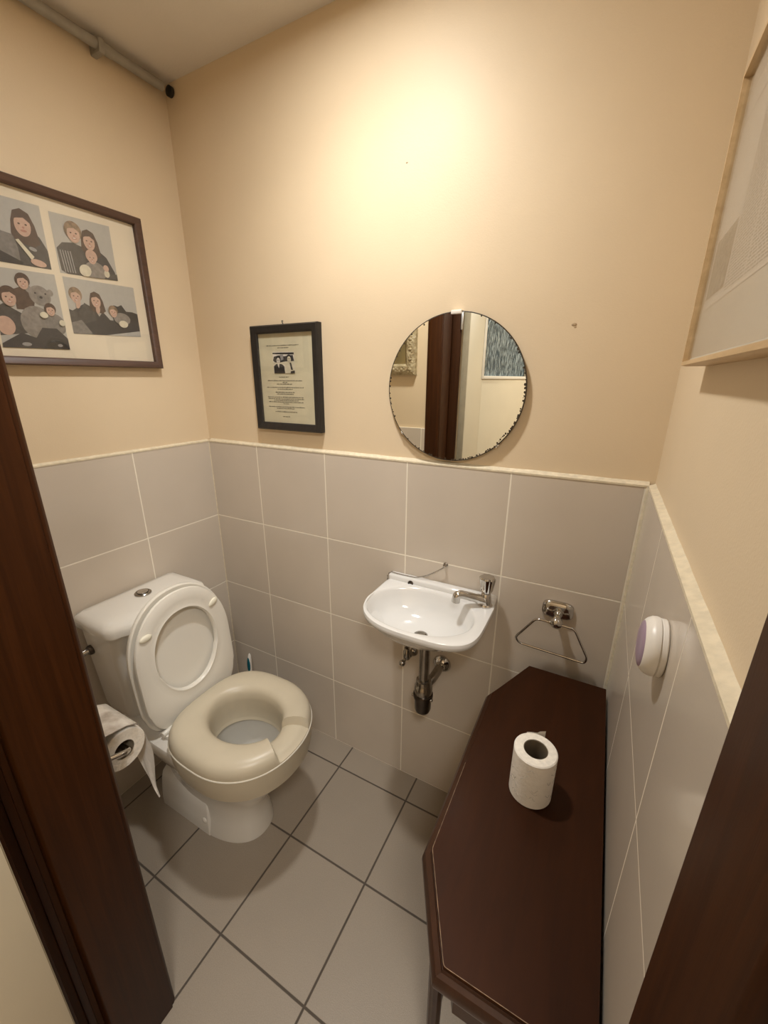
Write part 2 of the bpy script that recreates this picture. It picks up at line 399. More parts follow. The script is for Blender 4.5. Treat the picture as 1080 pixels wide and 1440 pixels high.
# cistern
def tank(z, xb, xf0, xf1, hw, r=.03, n=14):
    """rounded rectangle with a bowed front"""
    pts = []
    pts += [V((xb, YC - hw + .012, z)), V((xb + .012, YC - hw, z))]
    for k in range(5):
        a = k / 4 * PI / 2; pts.append(V((xf0 - r + r * math.sin(a), YC - hw + r - r * math.cos(a), z)))
    for k in range(1, n):
        t = k / n; y = YC - hw + r + (2 * hw - 2 * r) * t; pts.append(V((xf0 + (xf1 - xf0) * math.sin(PI * t) ** .8, y, z)))
    for k in range(5):
        a = PI / 2 - k / 4 * PI / 2; pts.append(V((xf0 - r + r * math.sin(a), YC + hw - r + r * math.cos(a), z)))
    pts += [V((xb + .012, YC + hw, z)), V((xb, YC + hw - .012, z))]
    return pts
bm = loft(B(), [tank(.402, .018, .155, .185, .138), tank(.43, .012, .165, .195, .146), tank(.6, .010, .180, .214, .156), tank(.745, .010, .188, .222, .163)])
obj('cistern', bm, CERAMIC, T)
bm = loft(B(), [tank(.738, .009, .196, .232, .170), tank(.742, .006, .204, .242, .177, .035), tank(.762, .006, .205, .243, .178, .035), tank(.776, .010, .198, .235, .173, .035), tank(.785, .022, .176, .213, .158, .035), tank(.7875, .04, .15, .19, .135, .035), tank(.788, .07, .12, .14, .09, .03)])
obj('cistern_lid', bm, CERAMIC, T, sharp=50)
bz = .7885
bm = lathe(B(), [(.026, -.004), (.026, .003), (.023, .006), (.019, .0055), (.018, .003), (.001, .003)], (.092, YC + .005, bz)); fb = obj('flush_button', bm, CHROME_D, T)
obj('push_plate', lathe(B(), [(.0165, .002), (.0165, .0075), (.012, .009), (.001, .009)], (.092, YC + .005, bz)), CHROME, fb)
bm = lathe(B(), [(.016, 0), (.016, .008), (.013, .012)], (.045, YC - .159, .655), (0, -1, 0)); il = obj('inlet_fitting', bm, DARKMETAL, T)
bm = lathe(B(), [(.0085, .006), (.0085, .026), (.0105, .027), (.0105, .042), (.006, .045)], (.045, YC - .159, .655), (-.15, -1, -.12)); obj('inlet_nut', bm, CHROME, il)

# seat and lid, raised, leaning back on the cistern
A0 = V((.292, YC, .428)); UP = (V((.262, YC, .852)) - A0).normalized(); FW = V((UP.z, 0, -UP.x))     # FW points into the room
def plate_pt(w, u, f): return A0 + V((0, w, 0)) + UP * u + FW * f
def seat_out(sc, f, hw=.170, lo=.234, hi=.212, cu=.212, nb=5.0, nt=2.15):
    out = []
    for k in range(72):
        a = 2 * PI * k / 72; c, s = math.cos(a), math.sin(a)
        p = nt if s > 0 else nb
        out.append(plate_pt((hw - (.010 if s < -.3 else 0) * (-s)) * sgnpow(c, 2 / p) * sc, cu + (hi if s > 0 else lo) * sgnpow(s, 2 / p) * sc, f))
    return out
def hole(sc, f): return seat_out(sc, f, .109, .138, .136, .218, 2.2, 2.1)
bm = loft(B(), [seat_out(.965, -.020), seat_out(1.01, -.018), seat_out(1.03, -.011), seat_out(1.03, -.004), seat_out(1.005, -.001), seat_out(.93, -.004), seat_out(.4, -.006)], True, True)
lid = obj('seat_lid', bm, SEATP, T)
rr = [seat_out(.950, .007), seat_out(.975, .009), seat_out(.985, .014), seat_out(.975, .019), seat_out(.93, .0225), hole(1.22, .0235), hole(1.10, .021), hole(1.03, .0235), hole(1.0, .020), hole(.985, .012), hole(1.0, .007)]
rr.append(rr[0]); bm = loft(B(), rr, False, False)
seat = obj('toilet_seat', bm, SEATP, T)
for y in (-.122, .118):
    bm = B(); ball(bm, plate_pt(y, .325, .024), .0112, (.55, 1.75, .95), Matrix.Rotation(.5 if y > 0 else .05, 3, 'X'))
    obj('bumper', bm, BUMPER, seat)
for y in (-.125, .125):
    bm = B(); lathe(bm, [(.007, -.018), (.0085, -.016), (.0085, .016), (.007, .018)], (.318, YC + y, .424), (0, 1, 0), 20)
    box(bm, (.296, YC + y - .014, .404), (.332, YC + y + .014, .420), .003)
    obj('hinge', bm, SEATP, T)

# ------------------------------------------------------------------ raised seat on the pan
RS = empty('raised_toilet_seat', (.53, YC, .405), 'thick cream padded raiser seat set on the open toilet pan', 'toilet seat')
CX = .532
def ro(a):   # outer outline
    c, s = math.cos(a), math.sin(a); p = 2.15 if c > 0 else 3.1
    return V(((.198 if c > 0 else .205) * sgnpow(c, 2 / p), .193 * sgnpow(s, 2 / p)))
def ri(a):
    c, s = math.cos(a), math.sin(a)
    return V((-.002 + .122 * c, .095 * s))
NA = 240
def notch(a):
    a = (a + PI) % (2 * PI) - PI; d = abs(a - .04)
    t = min(max((.38 - d) / .06, 0), 1); return t * t * (3 - 2 * t)
prof = [(-.03, .362), (.0, .372), (.01, .41), (.0, .445), (.02, .470), (.10, .483), (.22, .489), (.45, .491), (.68, .489), (.83, .484), (.92, .476), (.97, .466), (.995, .455), (1.0, .446)]
prof2 = [(1.0, .443), (1.0, .420), (.985, .395), (.95, .375), (.93, .364), (.908, .363), (.892, .368), (.886, .4065), (.1, .4065)]
def ringpt(a, k, z, inset=0):
    i, o = ri(a), ro(a)
    k2 = k
    p = i.lerp(o, k2)
    if k > .9 and inset: p = p * (1 - inset)
    return V((CX + p.x, YC + p.y, z))
up = []
for k, z in prof:
    up.append([ringpt(2 * PI * j / NA, k, z - (notch(2 * PI * j / NA) * .027 * min(1, max(0, (z - .449) / .03)))) for j in range(NA)])
bm = loft(B(), up, False, False)
lowr = [[ringpt(2 * PI * j / NA, k, z) for j in range(NA)] for k, z in prof2]
loft(bm, lowr, False, False)
loft(bm, [[ringpt(2 * PI * j / NA, .1, .4065) for j in range(NA)], [ringpt(2 * PI * j / NA, -.03, .362) for j in range(NA)]], False, False)
obj('cushion', bm, RAISED, RS)
path = [ringpt(2 * PI * j / NA, 1.003, .4445) for j in range(NA)]
obj('seam_bead', tube(B(), path, .0024, 6, False, True), pmat('pale_seam', (.72, .67, .57), .35, noise=.03), RS)

# ------------------------------------------------------------------ toilet brush behind the seat
TB = empty('toilet_brush', (.165, -.07, 0), 'teal and white handled brush standing in the corner behind the toilet', 'brush')
obj('holder', lathe(B(), [(.045, 0), (.047, .01), (.042, .06), (.036, .11), (.030, .135), (.026, .135), (.026, .12)], (.165, -.07, 0)), WHITEP, TB)
obj('handle', tube(B(), [(.165, -.07, .02), (.165, -.07, .22), (.166, -.07, .27), (.167, -.069, .31), (.168, -.068, .335), (.1685, -.068, .343)], [.007, .007, .0085, .0085, .0055, .001], 16), WHITEP, TB)
bm = B(); ball(bm, (.1655, -.0745, .283), .01, (.85, .65, 4.2), Matrix.Rotation(.03, 3, 'Y')); obj('grip', bm, TEAL, TB, label='teal grip')

# ------------------------------------------------------------------ wash basin
WB = empty('wash_basin', (1.005, 0, .86), 'small white wall-hung hand basin with a single chrome tap', 'basin')
BCX, BCY = 1.006, -.145
def dsh(sc, z, cy=BCY, sx=1., fy=1.):
    out = []
    for k in range(NP):
        a = 2 * PI * k / NP; c, s = math.cos(a), math.sin(a)
        p = 8 if s > 0 else (3.7 if c > 0 else 2.45)
        hw = .181 if c > 0 else .177; x = hw * sgnpow(c, 2 / p); y = (.143 if s > 0 else .147 * fy) * sgnpow(s, 2 / p)
        out.append(V((BCX + x * sc * sx, cy + y * sc, z)))
    return out
def bowl(sc, z, dx=0, dy=0):
    return [V((.996 + dx + .158 * sc * sgnpow(math.cos(2 * PI * k / NP), .92), -.160 + dy + .112 * sc * sgnpow(math.sin(2 * PI * k / NP), .92), z)) for k in range(NP)]
def wallclip(r): return [V((p.x, min(p.y, -.002), p.z)) for p in r]
bm = loft(B(), [wallclip(r) for r in (dsh(.30, .742, -.125), dsh(.50, .754, -.118), dsh(.72, .778, -.115), dsh(.86, .803, -.122), dsh(.95, .825, -.138), dsh(.988, .836), dsh(1.0, .843), dsh(1.0, .847), dsh(.99, .8535), dsh(.96, .855))] +
          [bowl(1.045, .8548), bowl(1.02, .853), bowl(.995, .846), bowl(.965, .832), bowl(.89, .803), bowl(.74, .782), bowl(.5, .768, .003), bowl(.22, .762, .008, .003), bowl(.10, .761, .012, .004)])
t = B(); box(t, (.830, -.034, .845), (1.182, -.002, .872), .007, 3); merge(bm, t)
obj('bowl', bm, BASIN, WB, sharp=50)
obj('drain', lathe(B(), [(.021, 0), (.021, .004), (.017, .0055), (.015, .002), (.001, .001)], (1.002, -.155, .7625)), CHROME_D, WB)
obj('overflow_ring', lathe(B(), [(.009, 0), (.009, .003), (.006, .004), (.005, .001), (.0005, .001)], (.912, -.034, .857), (0, -1, .1), 20), DARKMETAL, WB)
tp = obj('tap', lathe(B(), [(.021, 0), (.021, .006), (.017, .010), (.0155, .03), (.014, .040), (.010, .045)], (1.158, -.05, .853), seg=28), CHROME, WB)
obj('spout', tube(B(), arc_path([(1.156, -.053, .872), (1.128, -.072, .884), (1.098, -.094, .897), (1.087, -.102, .896), (1.085, -.104, .874)], .012), [.014] * 2 + [.0125] * 6 + [.012] * 8 + [.0118] * 7, 18), CHROME, tp)
obj('knob', lathe(B(), [(.009, .038), (.013, .045), (.017, .052), (.019, .068), (.022, .084), (.0225, .090), (.019, .094), (.001, .0945)], (1.158, -.05, .853), seg=48, flute=8, famp=.07), CHROME, tp)

# plug chain on its wall hook
CH = empty('plug_chain', (1.015, 0, .93), 'thin chain looped from a wall hook down over the left end of the basin', 'chain')
bm = lathe(B(), [(.0075, 0), (.0075, .002), (.004, .005), (.0035, .012), (.005, .014), (.001, .016)], (1.015, 0, .932), (0, -1, 0), 18)
obj('hook', bm, CHROME_D, CH)
bm = B()
pts = []
for i in range(121):
    t = i / 120
    x = 1.015 + (.836 - 1.015) * t; z = .928 + (.877 - .928) * t - .030 * math.sin(PI * t) * (1 - .2 * t); y = -.012 - .012 * math.sin(PI * t * .5)
    pts.append(V((x, y, max(z, .8742))))
for t in range(1, 10): pts.append(V((.836 - .004 * min(t, 3), -.024, .8755 - .0035 * t)) if t < 3 else V((.824 - .0003 * t, -.024, .870 - .012 * (t - 2))))
acc = 0; last = pts[0]; k = 0
beads = [pts[0]]
for p in pts[1:]:
    if (p - beads[-1]).length >= .0031: beads.append(p)
for p in beads: ball(bm, p, .0021, seg=6)
tube(bm, beads, .0009, 5)
obj('chain', bm, CHROME_D, CH)

# waste trap
DZ = .018
BT = empty('bottle_trap', (1.004, -.13, .45), 'chrome bottle trap hanging below the wash basin', 'pipe')
c = (1.004, -.12, DZ)
obj('tailpipe', lathe(B(), [(.0165, .55), (.0165, .728)], c), CHROME_D, BT)
obj('compression_nut', lathe(B(), [(.018, .565), (.0235, .563), (.025, .556), (.025, .545), (.028, .541), (.029, .527), (.027, .505)], c), CHROME_D, BT)
obj('cup', lathe(B(), [(.031, .512), (.032, .506), (.031, .498), (.0265, .495), (.0262, .455), (.0235, .446), (.012, .443), (.0005, .442)], c, cap0=True), DARKMETAL, BT)
for sx, sy in ((-.028, -.012), (.03, -.008)):
    bm = B(); ball(bm, (c[0] + sx, c[1] + sy, .503 + DZ), .0065, (1, 1, .8)); obj('wing_lug', bm, CHROME_D, BT)
op = obj('outlet_pipe', tube(B(), arc_path([(1.004, -.12, .553), (1.018, -.08, .560), (1.022, -.02, .566), (1.022, -.001, .567)], .02), .0145, 18), CHROME_D, BT)
obj('wall_flange', lathe(B(), [(.031, 0), (.031, .004), (.025, .013), (.017, .018), (.0155, .026)], (1.022, -.0005, .567), (0, -1, 0)), CHROME, op)

# shut-off valve
SV = empty('shutoff_valve', (.91, 0, .575), 'small chrome angle valve on the tiles below the basin left side', 'valve')
obj('wall_flange', lathe(B(), [(.020, 0), (.020, .003), (.016, .010), (.010, .014), (.0095, .03)], (.912, -.0005, .578), (0, -1, 0)), CHROME_D, SV)
bm = lathe(B(), [(.0105, -.018), (.0125, -.014), (.0125, .012), (.010, .016), (.0085, .026)], (.906, -.036, .585)); obj('valve_body', bm, CHROME_D, SV)
bm = tube(B(), [(.906, -.036, .575), (.902, -.052, .566)], .006); ball(bm, (.8995, -.058, .561), .0108); obj('knob', bm, CHROME_D, SV)
obj('supply_pipe', tube(B(), arc_path([(.906, -.036, .60), (.905, -.037, .655), (.914, -.045, .690), (.940, -.055, .71), (.97, -.06, .765)], .03), .0052, 12), DARKMETAL, SV)

# towel ring
TR = empty('towel_ring', (1.345, 0, .86), 'chrome trapezoid towel ring hanging above the dark console', 'towel ring')
def bp(sc, y, z0=.871):
    out = []
    for k in range(40):
        a = 2 * PI * k / 40
        out.append(V((1.349 + .041 * sc * sgnpow(math.cos(a), .5), y, z0 + .0255 * sc * sgnpow(math.sin(a), .55) * (1 - .0 * math.cos(a)))))
    return out
obj('backplate', loft(B(), [bp(1, -.0005), bp(1, -.006), bp(.95, -.009), bp(.8, -.0115), bp(.5, -.013)]), CHROME, TR)
bm = lathe(B(), [(.013, .01), (.0105, .016), (.0105, .03), (.0145, .036), (.0165, .044), (.014, .053), (.007, .058), (.0005, .059)], (1.352, 0, .862), (0, -1, -.22)); obj('post', bm, CHROME, TR)
ring = arc_path([(1.345, -.045, .8505), (1.300, -.045, .8515), (1.250, -.040, .772), (1.262, -.036, .754), (1.436, -.036, .747), (1.440, -.038, .766), (1.398, -.045, .8485), (1.345, -.045, .8505)], .012, 5)
obj('ring', tube(B(), ring[:-1], .0033, 10, False, True), CHROME, TR)

# ------------------------------------------------------------------ round mirror
MC = V((1.007, .012, 1.455)); MR = .1945
RM = empty('round_mirror', MC, 'frameless round mirror with chipped silvering above the basin', 'mirror')
obj('mirror_glass', lathe(B(), [(MR - .0015, .010), (MR - .002, .0165), (.0005, .0165)], MC, (0, -1, 0), 128, False, True), MIRROR, RM, sharp=20)
bm = lathe(B(), [(MR - .004, .008), (MR, .009), (MR + .0004, .0155), (MR - .0012, .0168), (MR - .0022, .0168)], MC, (0, -1, 0), 128, True, False)
rnd = random.Random(3)
for i in range(120):   # flaked silvering along the edge, thick at lower right and sparse elsewhere
    a = rnd.uniform(-1.9, .3) if i < 85 else rnd.uniform(.2, 4.4)
    r = MR - .0028 - abs(rnd.gauss(0, .0011)) - (.0025 if -.75 < a < -.6 else 0)
    q = MC + V((math.cos(a) * r, -.0167, math.sin(a) * r)); s = rnd.uniform(.0012, .0030)
    ball(bm, q, s, (1, .06, 1), seg=6)
obj('mirror_edge', bm, MIRROR_E, RM)
box_ = box(B(), (.993, -.0085, 1.6425), (1.022, .012, 1.6525), .002); obj('clip', box_, WHITEP, RM)
for a in (-2.45, -.82):
    q = MC + V((math.cos(a) * (MR + .001), 0, math.sin(a) * (MR + .001))); bm = B(); ball(bm, q + V((0, -.010, 0)), .008, (1, 1, .5), Matrix.Rotation(-(a + PI / 2), 3, 'Y')); obj('clip', bm, CHROME, RM)

# ------------------------------------------------------------------ framed pictures
def picture_frame(bm, O, U, Vv, Nn, w, h, fw, dep, lip=.004, bev=.0015, round_=False):
    """mitred frame: four bars with a sloped face; O lower-left corner on the wall"""
    O, U, Vv, Nn = V(O), V(U), V(Vv), V(Nn)
    cor = [(0, 0, 1, 1), (w, 0, -1, 1), (w, h, -1, -1), (0, h, 1, -1)]
    prof = [(0, 0), (0, dep * .8), (.15, dep), (.8, dep * (1 if round_ else .86)), (1, dep * .72), (1, 0)]
    rings = []
    for x, y, sx, sy in cor:
        rings.append([O + U * (x + sx * fw * a) + Vv * (y + sy * fw * a) + Nn * b for a, b in prof])
    rings.append(rings[0]); loft(bm, rings, False, False)
def quad(bm, P, off, Nn, mat=0):
    f = bm.faces.new([bm.verts.new(V(p) + V(Nn) * off) for p in P]); f.material_index = mat

# palette for the printed snapshots
pal = {}
PAL = []
def pc(name, col, noise=.12):
    pal[name] = len(PAL); PAL.append(pmat('print_' + name, col, .45, noise=noise, nscale=90))
pc('backdrop', (.43, .41, .37), .06); pc('skin', (.56, .37, .28)); pc('brown_hair', (.085, .048, .034), .3); pc('fair_hair', (.30, .20, .12), .5); pc('navy', (.035, .034, .038))
pc('grey_cloth', (.22, .20, .18), .3); pc('cream_cloth', (.66, .60, .45)); pc('dark_grey', (.065, .06, .058), .35); pc('teddy_grey', (.27, .24, .21), .3); pc('black', (.025, .024, .025)); pc('rose', (.42, .2, .15)); pc('stripe', (.32, .31, .30)); pc('white', (.75, .70, .62))
def snap(name, Q, Nn, items, parent, mats, lab=None):
    """a photographic print: Q = corners TL,TR,BR,BL; items drawn in its own 0-1 coordinates"""
    bm = B(); TLp, TRp, BRp, BLp = [V(q) for q in Q]
    def at(s, t): return TLp.lerp(TRp, s).lerp(BLp.lerp(BRp, s), t)
    ex = bm.faces.new([bm.verts.new(p) for p in (at(0, 0), at(1, 0), at(1, 1), at(0, 1))]); ex.material_index = mats.get('bg', 0) if isinstance(mats, dict) else 0
    lay = 0
    for it in items:
        lay += 1; off = V(Nn) * (.00012 * lay)
        if it[0] == 'e':
            _, cs, ct, rs, rt, rot, m = it; P = []
            for k in range(22):
                a = 2 * PI * k / 22; x, y = math.cos(a) * rs, math.sin(a) * rt; r = rot
                P.append((cs + x * math.cos(r) - y * math.sin(r), ct + x * math.sin(r) + y * math.cos(r)))
        else: P, m = it[1], it[2]
        P = [(min(max(s, 0), 1), min(max(t, 0), 1)) for s, t in P]
        f = bm.faces.new([bm.verts.new(at(s, t) + off) for s, t in P]); f.material_index = pal[m]
    for f in bm.faces: f.normal_update()
    me_n = V(Nn)
    o = bpy.data.meshes.new(name)
    org = wloc(parent); bmesh.ops.translate(bm, verts=bm.verts[:], vec=-org)
    for f in bm.faces:
        if f.normal.dot(me_n) < 0: f.normal_flip()
    bm.to_mesh(o); bm.free()
    for m in PAL: o.materials.append(m)
    ob = bpy.data.objects.new(name, o); COL.objects.link(ob); ob.parent = parent
    if lab: ob['label'] = lab
    return ob
def face_(s, t, r, hair, asp=.85, long_=False, tilt=0., rs=None, smile=True):
    """head with hair, eyes, nose shade and mouth; r is in vertical units of the print, asp converts to horizontal"""
    h = []
    rx = r * asp
    if long_: h.append(('p', [(s - rx * 1.15, t - r * .2), (s - rx * .8, t - r * 1.1), (s, t - r * 1.42), (s + rx * .85, t - r * 1.1), (s + rx * 1.3, t - r * .1), (s + rx * 1.6, t + r * 1.5), (s + rx * .9, t + r * 1.9), (s - rx * .9, t + r * 1.7), (s - rx * 1.35, t + r * 1.0)], hair))
    else: h.append(('e', s, t - r * .28, rx * 1.18, r * 1.08, tilt, hair))
    h.append(('e', s, t + r * .08, rx * .86, r * 1.0, tilt, 'skin'))
    h.append(('p', [(s - rx * .9, t - r * .35), (s - rx * .5, t - r * 1.0), (s + rx * .3, t - r * 1.1), (s + rx * .9, t - r * .5), (s + rx * .8, t - r * .25), (s + rx * .2, t - r * .62), (s - rx * .5, t - r * .5)], hair))
    for q in (-.36, .36): h.append(('e', s + rx * q, t - r * .02, rx * .13, r * .08, 0, 'brown_hair'))
    h.append(('e', s + rx * .02, t + r * .28, rx * .12, r * .1, 0, 'rose'))
    h.append(('e', s, t + r * .58, rx * .34, r * .11, 0, 'rose'))
    if smile: h.append(('e', s, t + r * .56, rx * .22, r * .05, 0, 'white'))
    return h

# --- collage on the left wall
XW = -.008
FC = empty('photo_collage_frame', (XW, -.41, 1.515), 'wide brown wooden frame of four family snapshots on the left wall', 'picture frame')
bm = B(); picture_frame(bm, (XW, -.655, 1.514), (0, 1, 0), (0, 0, 1), (1, 0, 0), .495, .440, .021, .030)
obj('frame', bm, FRAME_BR, FC)
obj('mount_board', box(B(), (XW + .004, -.640, 1.528), (XW + .010, -.172, 1.942)), MAT_BOARD, FC)
bm = B(); XP = XW + .0105
def q(*yz): return [(XP, y, z) for y, z in yz]
bg = ('p', [(0, 0), (1, 0), (1, 1), (0, 1)], 'backdrop')
n_ = (1, 0, 0)
it1 = [bg, ('p', [(0, .62), (.3, .50), (.62, .55), (.8, .9), (1, .97), (1, 1), (0, 1)], 'grey_cloth'), ('p', [(.62, .75), (.58, .5), (.66, .48), (.92, .50), (1, .7), (1, 1), (.62, 1)], 'dark_grey'), ('p', [(0, .80), (.35, .80), (.66, .96), (.62, 1), (0, 1)], 'black')]
it1 += face_(.73, .36, .17, 'brown_hair', .70, True, smile=False) + face_(.33, .33, .15, 'brown_hair', .7) + [('p', [(.60, .62), (.64, .60), (.80, .84), (.76, .90)], 'cream_cloth'), ('e', .84, .93, .10, .055, .2, 'skin'), ('e', .80, .72, .05, .03, .3, 'stripe')]
snap('snapshot', q((-.602, 1.903), (-.4315, 1.907), (-.434, 1.760), (-.612, 1.754)), n_, it1, FC, None)
it2 = [bg, ('p', [(.03, .95), (.02, .58), (.12, .47), (.30, .44), (.50, .5), (.52, 1), (.12, 1)], 'dark_grey')]
it2 += [('p', [(.06 + .04 * i, .60), (.075 + .04 * i, .60), (.10 + .04 * i, .97), (.085 + .04 * i, .97)], 'stripe') for i in range(5)]
it2 += [('p', [(.52, .55), (.70, .48), (.85, .6), (.97, .86), (.95, .97), (.6, 1), (.5, .8)], 'navy'), ('p', [(.75, .93), (1, .88), (1, 1), (.75, 1)], 'dark_grey')]
it2 += face_(.58, .36, .145, 'brown_hair', .78, True) + face_(.33, .28, .15, 'fair_hair', .80)
it2 += [('e', .60, .88, .19, .17, 0, 'teddy_grey'), ('e', .42, .90, .10, .11, .5, 'cream_cloth'), ('e', .80, .90, .05, .07, 0, 'cream_cloth'), ('e', .80, .80, .05, .06, 0, 'skin')] + face_(.57, .65, .105, 'skin', .82)
snap('snapshot', q((-.412, 1.902), (-.2555, 1.909), (-.257, 1.765), (-.414, 1.757)), n_, it2, FC, None)
it3 = [bg, ('p', [(.3, .25), (.50, .18), (.62, .3), (.55, .5), (.3, .5)], 'brown_hair'), ('p', [(0, .5), (.12, .44), (.36, .55), (.42, .80), (0, .85)], 'dark_grey'), ('e', .10, .72, .13, .12, .3, 'skin')]
it3 += [('e', .58, .66, .26, .22, .1, 'teddy_grey'), ('e', .69, .30, .17, .13, .1, 'teddy_grey'), ('e', .53, .23, .05, .045, 0, 'teddy_grey'), ('e', .86, .25, .05, .045, 0, 'teddy_grey'), ('e', .70, .34, .07, .05, 0, 'grey_cloth'), ('e', .70, .32, .025, .018, 0, 'black'), ('e', .62, .27, .015, .012, 0, 'black'), ('e', .78, .27, .015, .012, 0, 'black'), ('e', .85, .66, .17, .14, .3, 'grey_cloth'), ('e', .50, .75, .13, .09, .2, 'teddy_grey')]
it3 += [('p', [(0, .95), (.3, .80), (.5, .86), (.62, .72), (.85, .72), (1, .85), (1, 1), (0, 1)], 'navy'), ('e', .82, .95, .18, .10, .1, 'black'), ('e', .85, .95, .04, .02, 0, 'stripe'), ('e', .34, .95, .07, .025, 0, 'stripe')]
it3 += face_(.46, .15, .085, 'brown_hair', 1.1) + face_(.21, .36, .105, 'brown_hair', 1.1) + face_(.80, .48, .07, 'brown_hair', 1.1) + [('e', .68, .55, .065, .04, 0, 'cream_cloth'), ('e', .95, .64, .05, .04, 0, 'cream_cloth')]
snap('snapshot', q((-.575, 1.742), (-.430, 1.749), (-.432, 1.559), (-.585, 1.556)), n_, it3, FC, None)
it4 = [bg, ('p', [(.60, .52), (.64, .40), (.70, .42), (.76, .38), (.82, .50), (.92, .50), (1, .53), (1, .92), (.6, .8)], 'black'), ('p', [(0, .62), (.2, .45), (.34, .5), (.40, .65), (.46, .55), (.55, .7), (1, .70), (1, .90), (.5, 1), (0, 1)], 'navy'), ('p', [(0, .56), (.12, .62), (.22, .42), (.33, .50), (.36, .72), (.2, .8), (0, .8)], 'dark_grey'), ('p', [(0, .8), (.14, .74), (.26, .98), (.24, 1), (0, 1)], 'grey_cloth'), ('p', [(.45, 1), (1, .88), (1, 1)], 'backdrop')]
it4 += face_(.12, .32, .12, 'fair_hair', .62) + face_(.385, .36, .12, 'brown_hair', .62, True) + [('e', .13, .46, .03, .08, .2, 'skin'), ('e', .39, .52, .03, .08, .1, 'skin'), ('e', .73, .66, .13, .12, .3, 'teddy_grey'), ('e', .74, .76, .07, .07, 0, 'cream_cloth')] + face_(.61, .54, .095, 'fair_hair', .62)
snap('snapshot', q((-.411, 1.749), (-.2115, 1.754), (-.213, 1.610), (-.4125, 1.603)), n_, it4, FC, None)
obj('glazing', box(B(), (XW + .0150, -.638, 1.530), (XW + .0165, -.176, 1.938)), GLASS, FC)

# --- small dark frame on the back wall
YW = .012
FS = empty('small_notice_frame', (.425, YW, 1.31), 'small charcoal frame around a typed notice left of the round mirror', 'picture frame')
bm = B(); picture_frame(bm, (.2835, YW, 1.3105), (1, 0, 0), (.006, 0, 1), (0, -1, 0), .2805, .3385, .0255, .026)
obj('frame', bm, FRAME_DK, FS)
obj('notice_sheet', box(B(), (.297, YW - .012, 1.324), (.553, YW - .006, 1.638)), PAPER, FS)
YP = YW - .0125
bm = B(); rt = random.Random(5)
lines = [(.345, .482, 1.586), (.392, .439, 1.579), (.392, .433, 1.487), (.340, .487, 1.4755), (.405, .425, 1.470), (.379, .445, 1.4645), (.334, .494, 1.4535), (.381, .446, 1.448), (.371, .456, 1.4375), (.377, .450, 1.432),
         (.335, .492, 1.4215), (.336, .492, 1.416), (.362, .470, 1.411), (.338, .490, 1.4055), (.403, .428, 1.400), (.336, .493, 1.3895), (.372, .450, 1.384), (.364, .460, 1.373), (.396, .428, 1.357)]
for x0, x1, z in lines:
    x = x0
    while x < x1:
        w = min(rt.uniform(.004, .012), x1 - x)
        xx = x
        while xx < x + w - .0008:         # letters: small upright strokes on a base line
            hh = rt.choice((.0019, .0019, .0027)); quad(bm, [(xx, YP, z - .001), (xx + .0014, YP, z - .001), (xx + .0014, YP, z - .0008 + hh), (xx, YP, z - .0008 + hh)], .0001, (0, -1, 0)); xx += .0018
        x += w + .0018
obj('typed_text', bm, INK, FS, smooth=False)
itn = [('p', [(0, 0), (1, 0), (1, 1), (0, 1)], 'white'), ('p', [(0, .04), (1, .02), (1, .12), (0, .10)], 'black'), ('p', [(.05, .22), (.3, .16), (.55, .2), (.95, .14), (1, .45), (.8, .55), (.5, .5), (.1, .5), (0, .4)], 'dark_grey'), ('p', [(.35, .12), (.5, .12), (.5, .35), (.38, .4)], 'stripe'),
       ('p', [(0, .48), (.3, .5), (.6, .44), (1, .42), (1, .6), (0, .6)], 'cream_cloth'), ('p', [(.02, .98), (.02, .66), (.15, .56), (.40, .56), (.52, .66), (.54, 1), (.02, 1)], 'black'), ('p', [(.20, .56), (.30, .56), (.26, .76)], 'white'), ('p', [(.54, 1), (.55, .62), (.68, .5), (.92, .5), (1, .62), (1, 1)], 'cream_cloth'), ('p', [(.78, .5), (.86, .5), (.92, .84), (.84, .84)], 'black'), ('p', [(.82, .9), (1, .86), (1, 1), (.8, 1)], 'black')]
itn += [('e', .26, .30, .12, .13, 0, 'black'), ('e', .26, .40, .085, .13, 0, 'white'), ('e', .225, .38, .025, .015, 0, 'black'), ('e', .295, .38, .025, .015, 0, 'black'), ('e', .26, .47, .03, .012, 0, 'dark_grey'), ('e', .78, .24, .12, .12, 0, 'black'), ('e', .78, .34, .085, .14, 0, 'cream_cloth'), ('e', .745, .32, .025, .015, 0, 'black'), ('e', .815, .32, .025, .015, 0, 'black'), ('e', .78, .42, .03, .012, 0, 'dark_grey')]
snap('printed_photo', [(.370, YP - .0002, 1.567), (.4605, YP - .0002, 1.565), (.4615, YP - .0002, 1.499), (.371, YP - .0002, 1.499)], (0, -1, 0), itn, FS, None, 'black and white photo of two men in jackets')
obj('glazing', box(B(), (.300, YW - .0185, 1.328), (.550, YW - .0175, 1.634)), GLASS, FS)
obj('hanging_loop', tube(B(), [(.425, YW - .012, 1.648), (.421, YW - .013, 1.654), (.417, YW - .010, 1.660), (.416, YW - .003, 1.660)], .0014, 8), BLACK, FS)

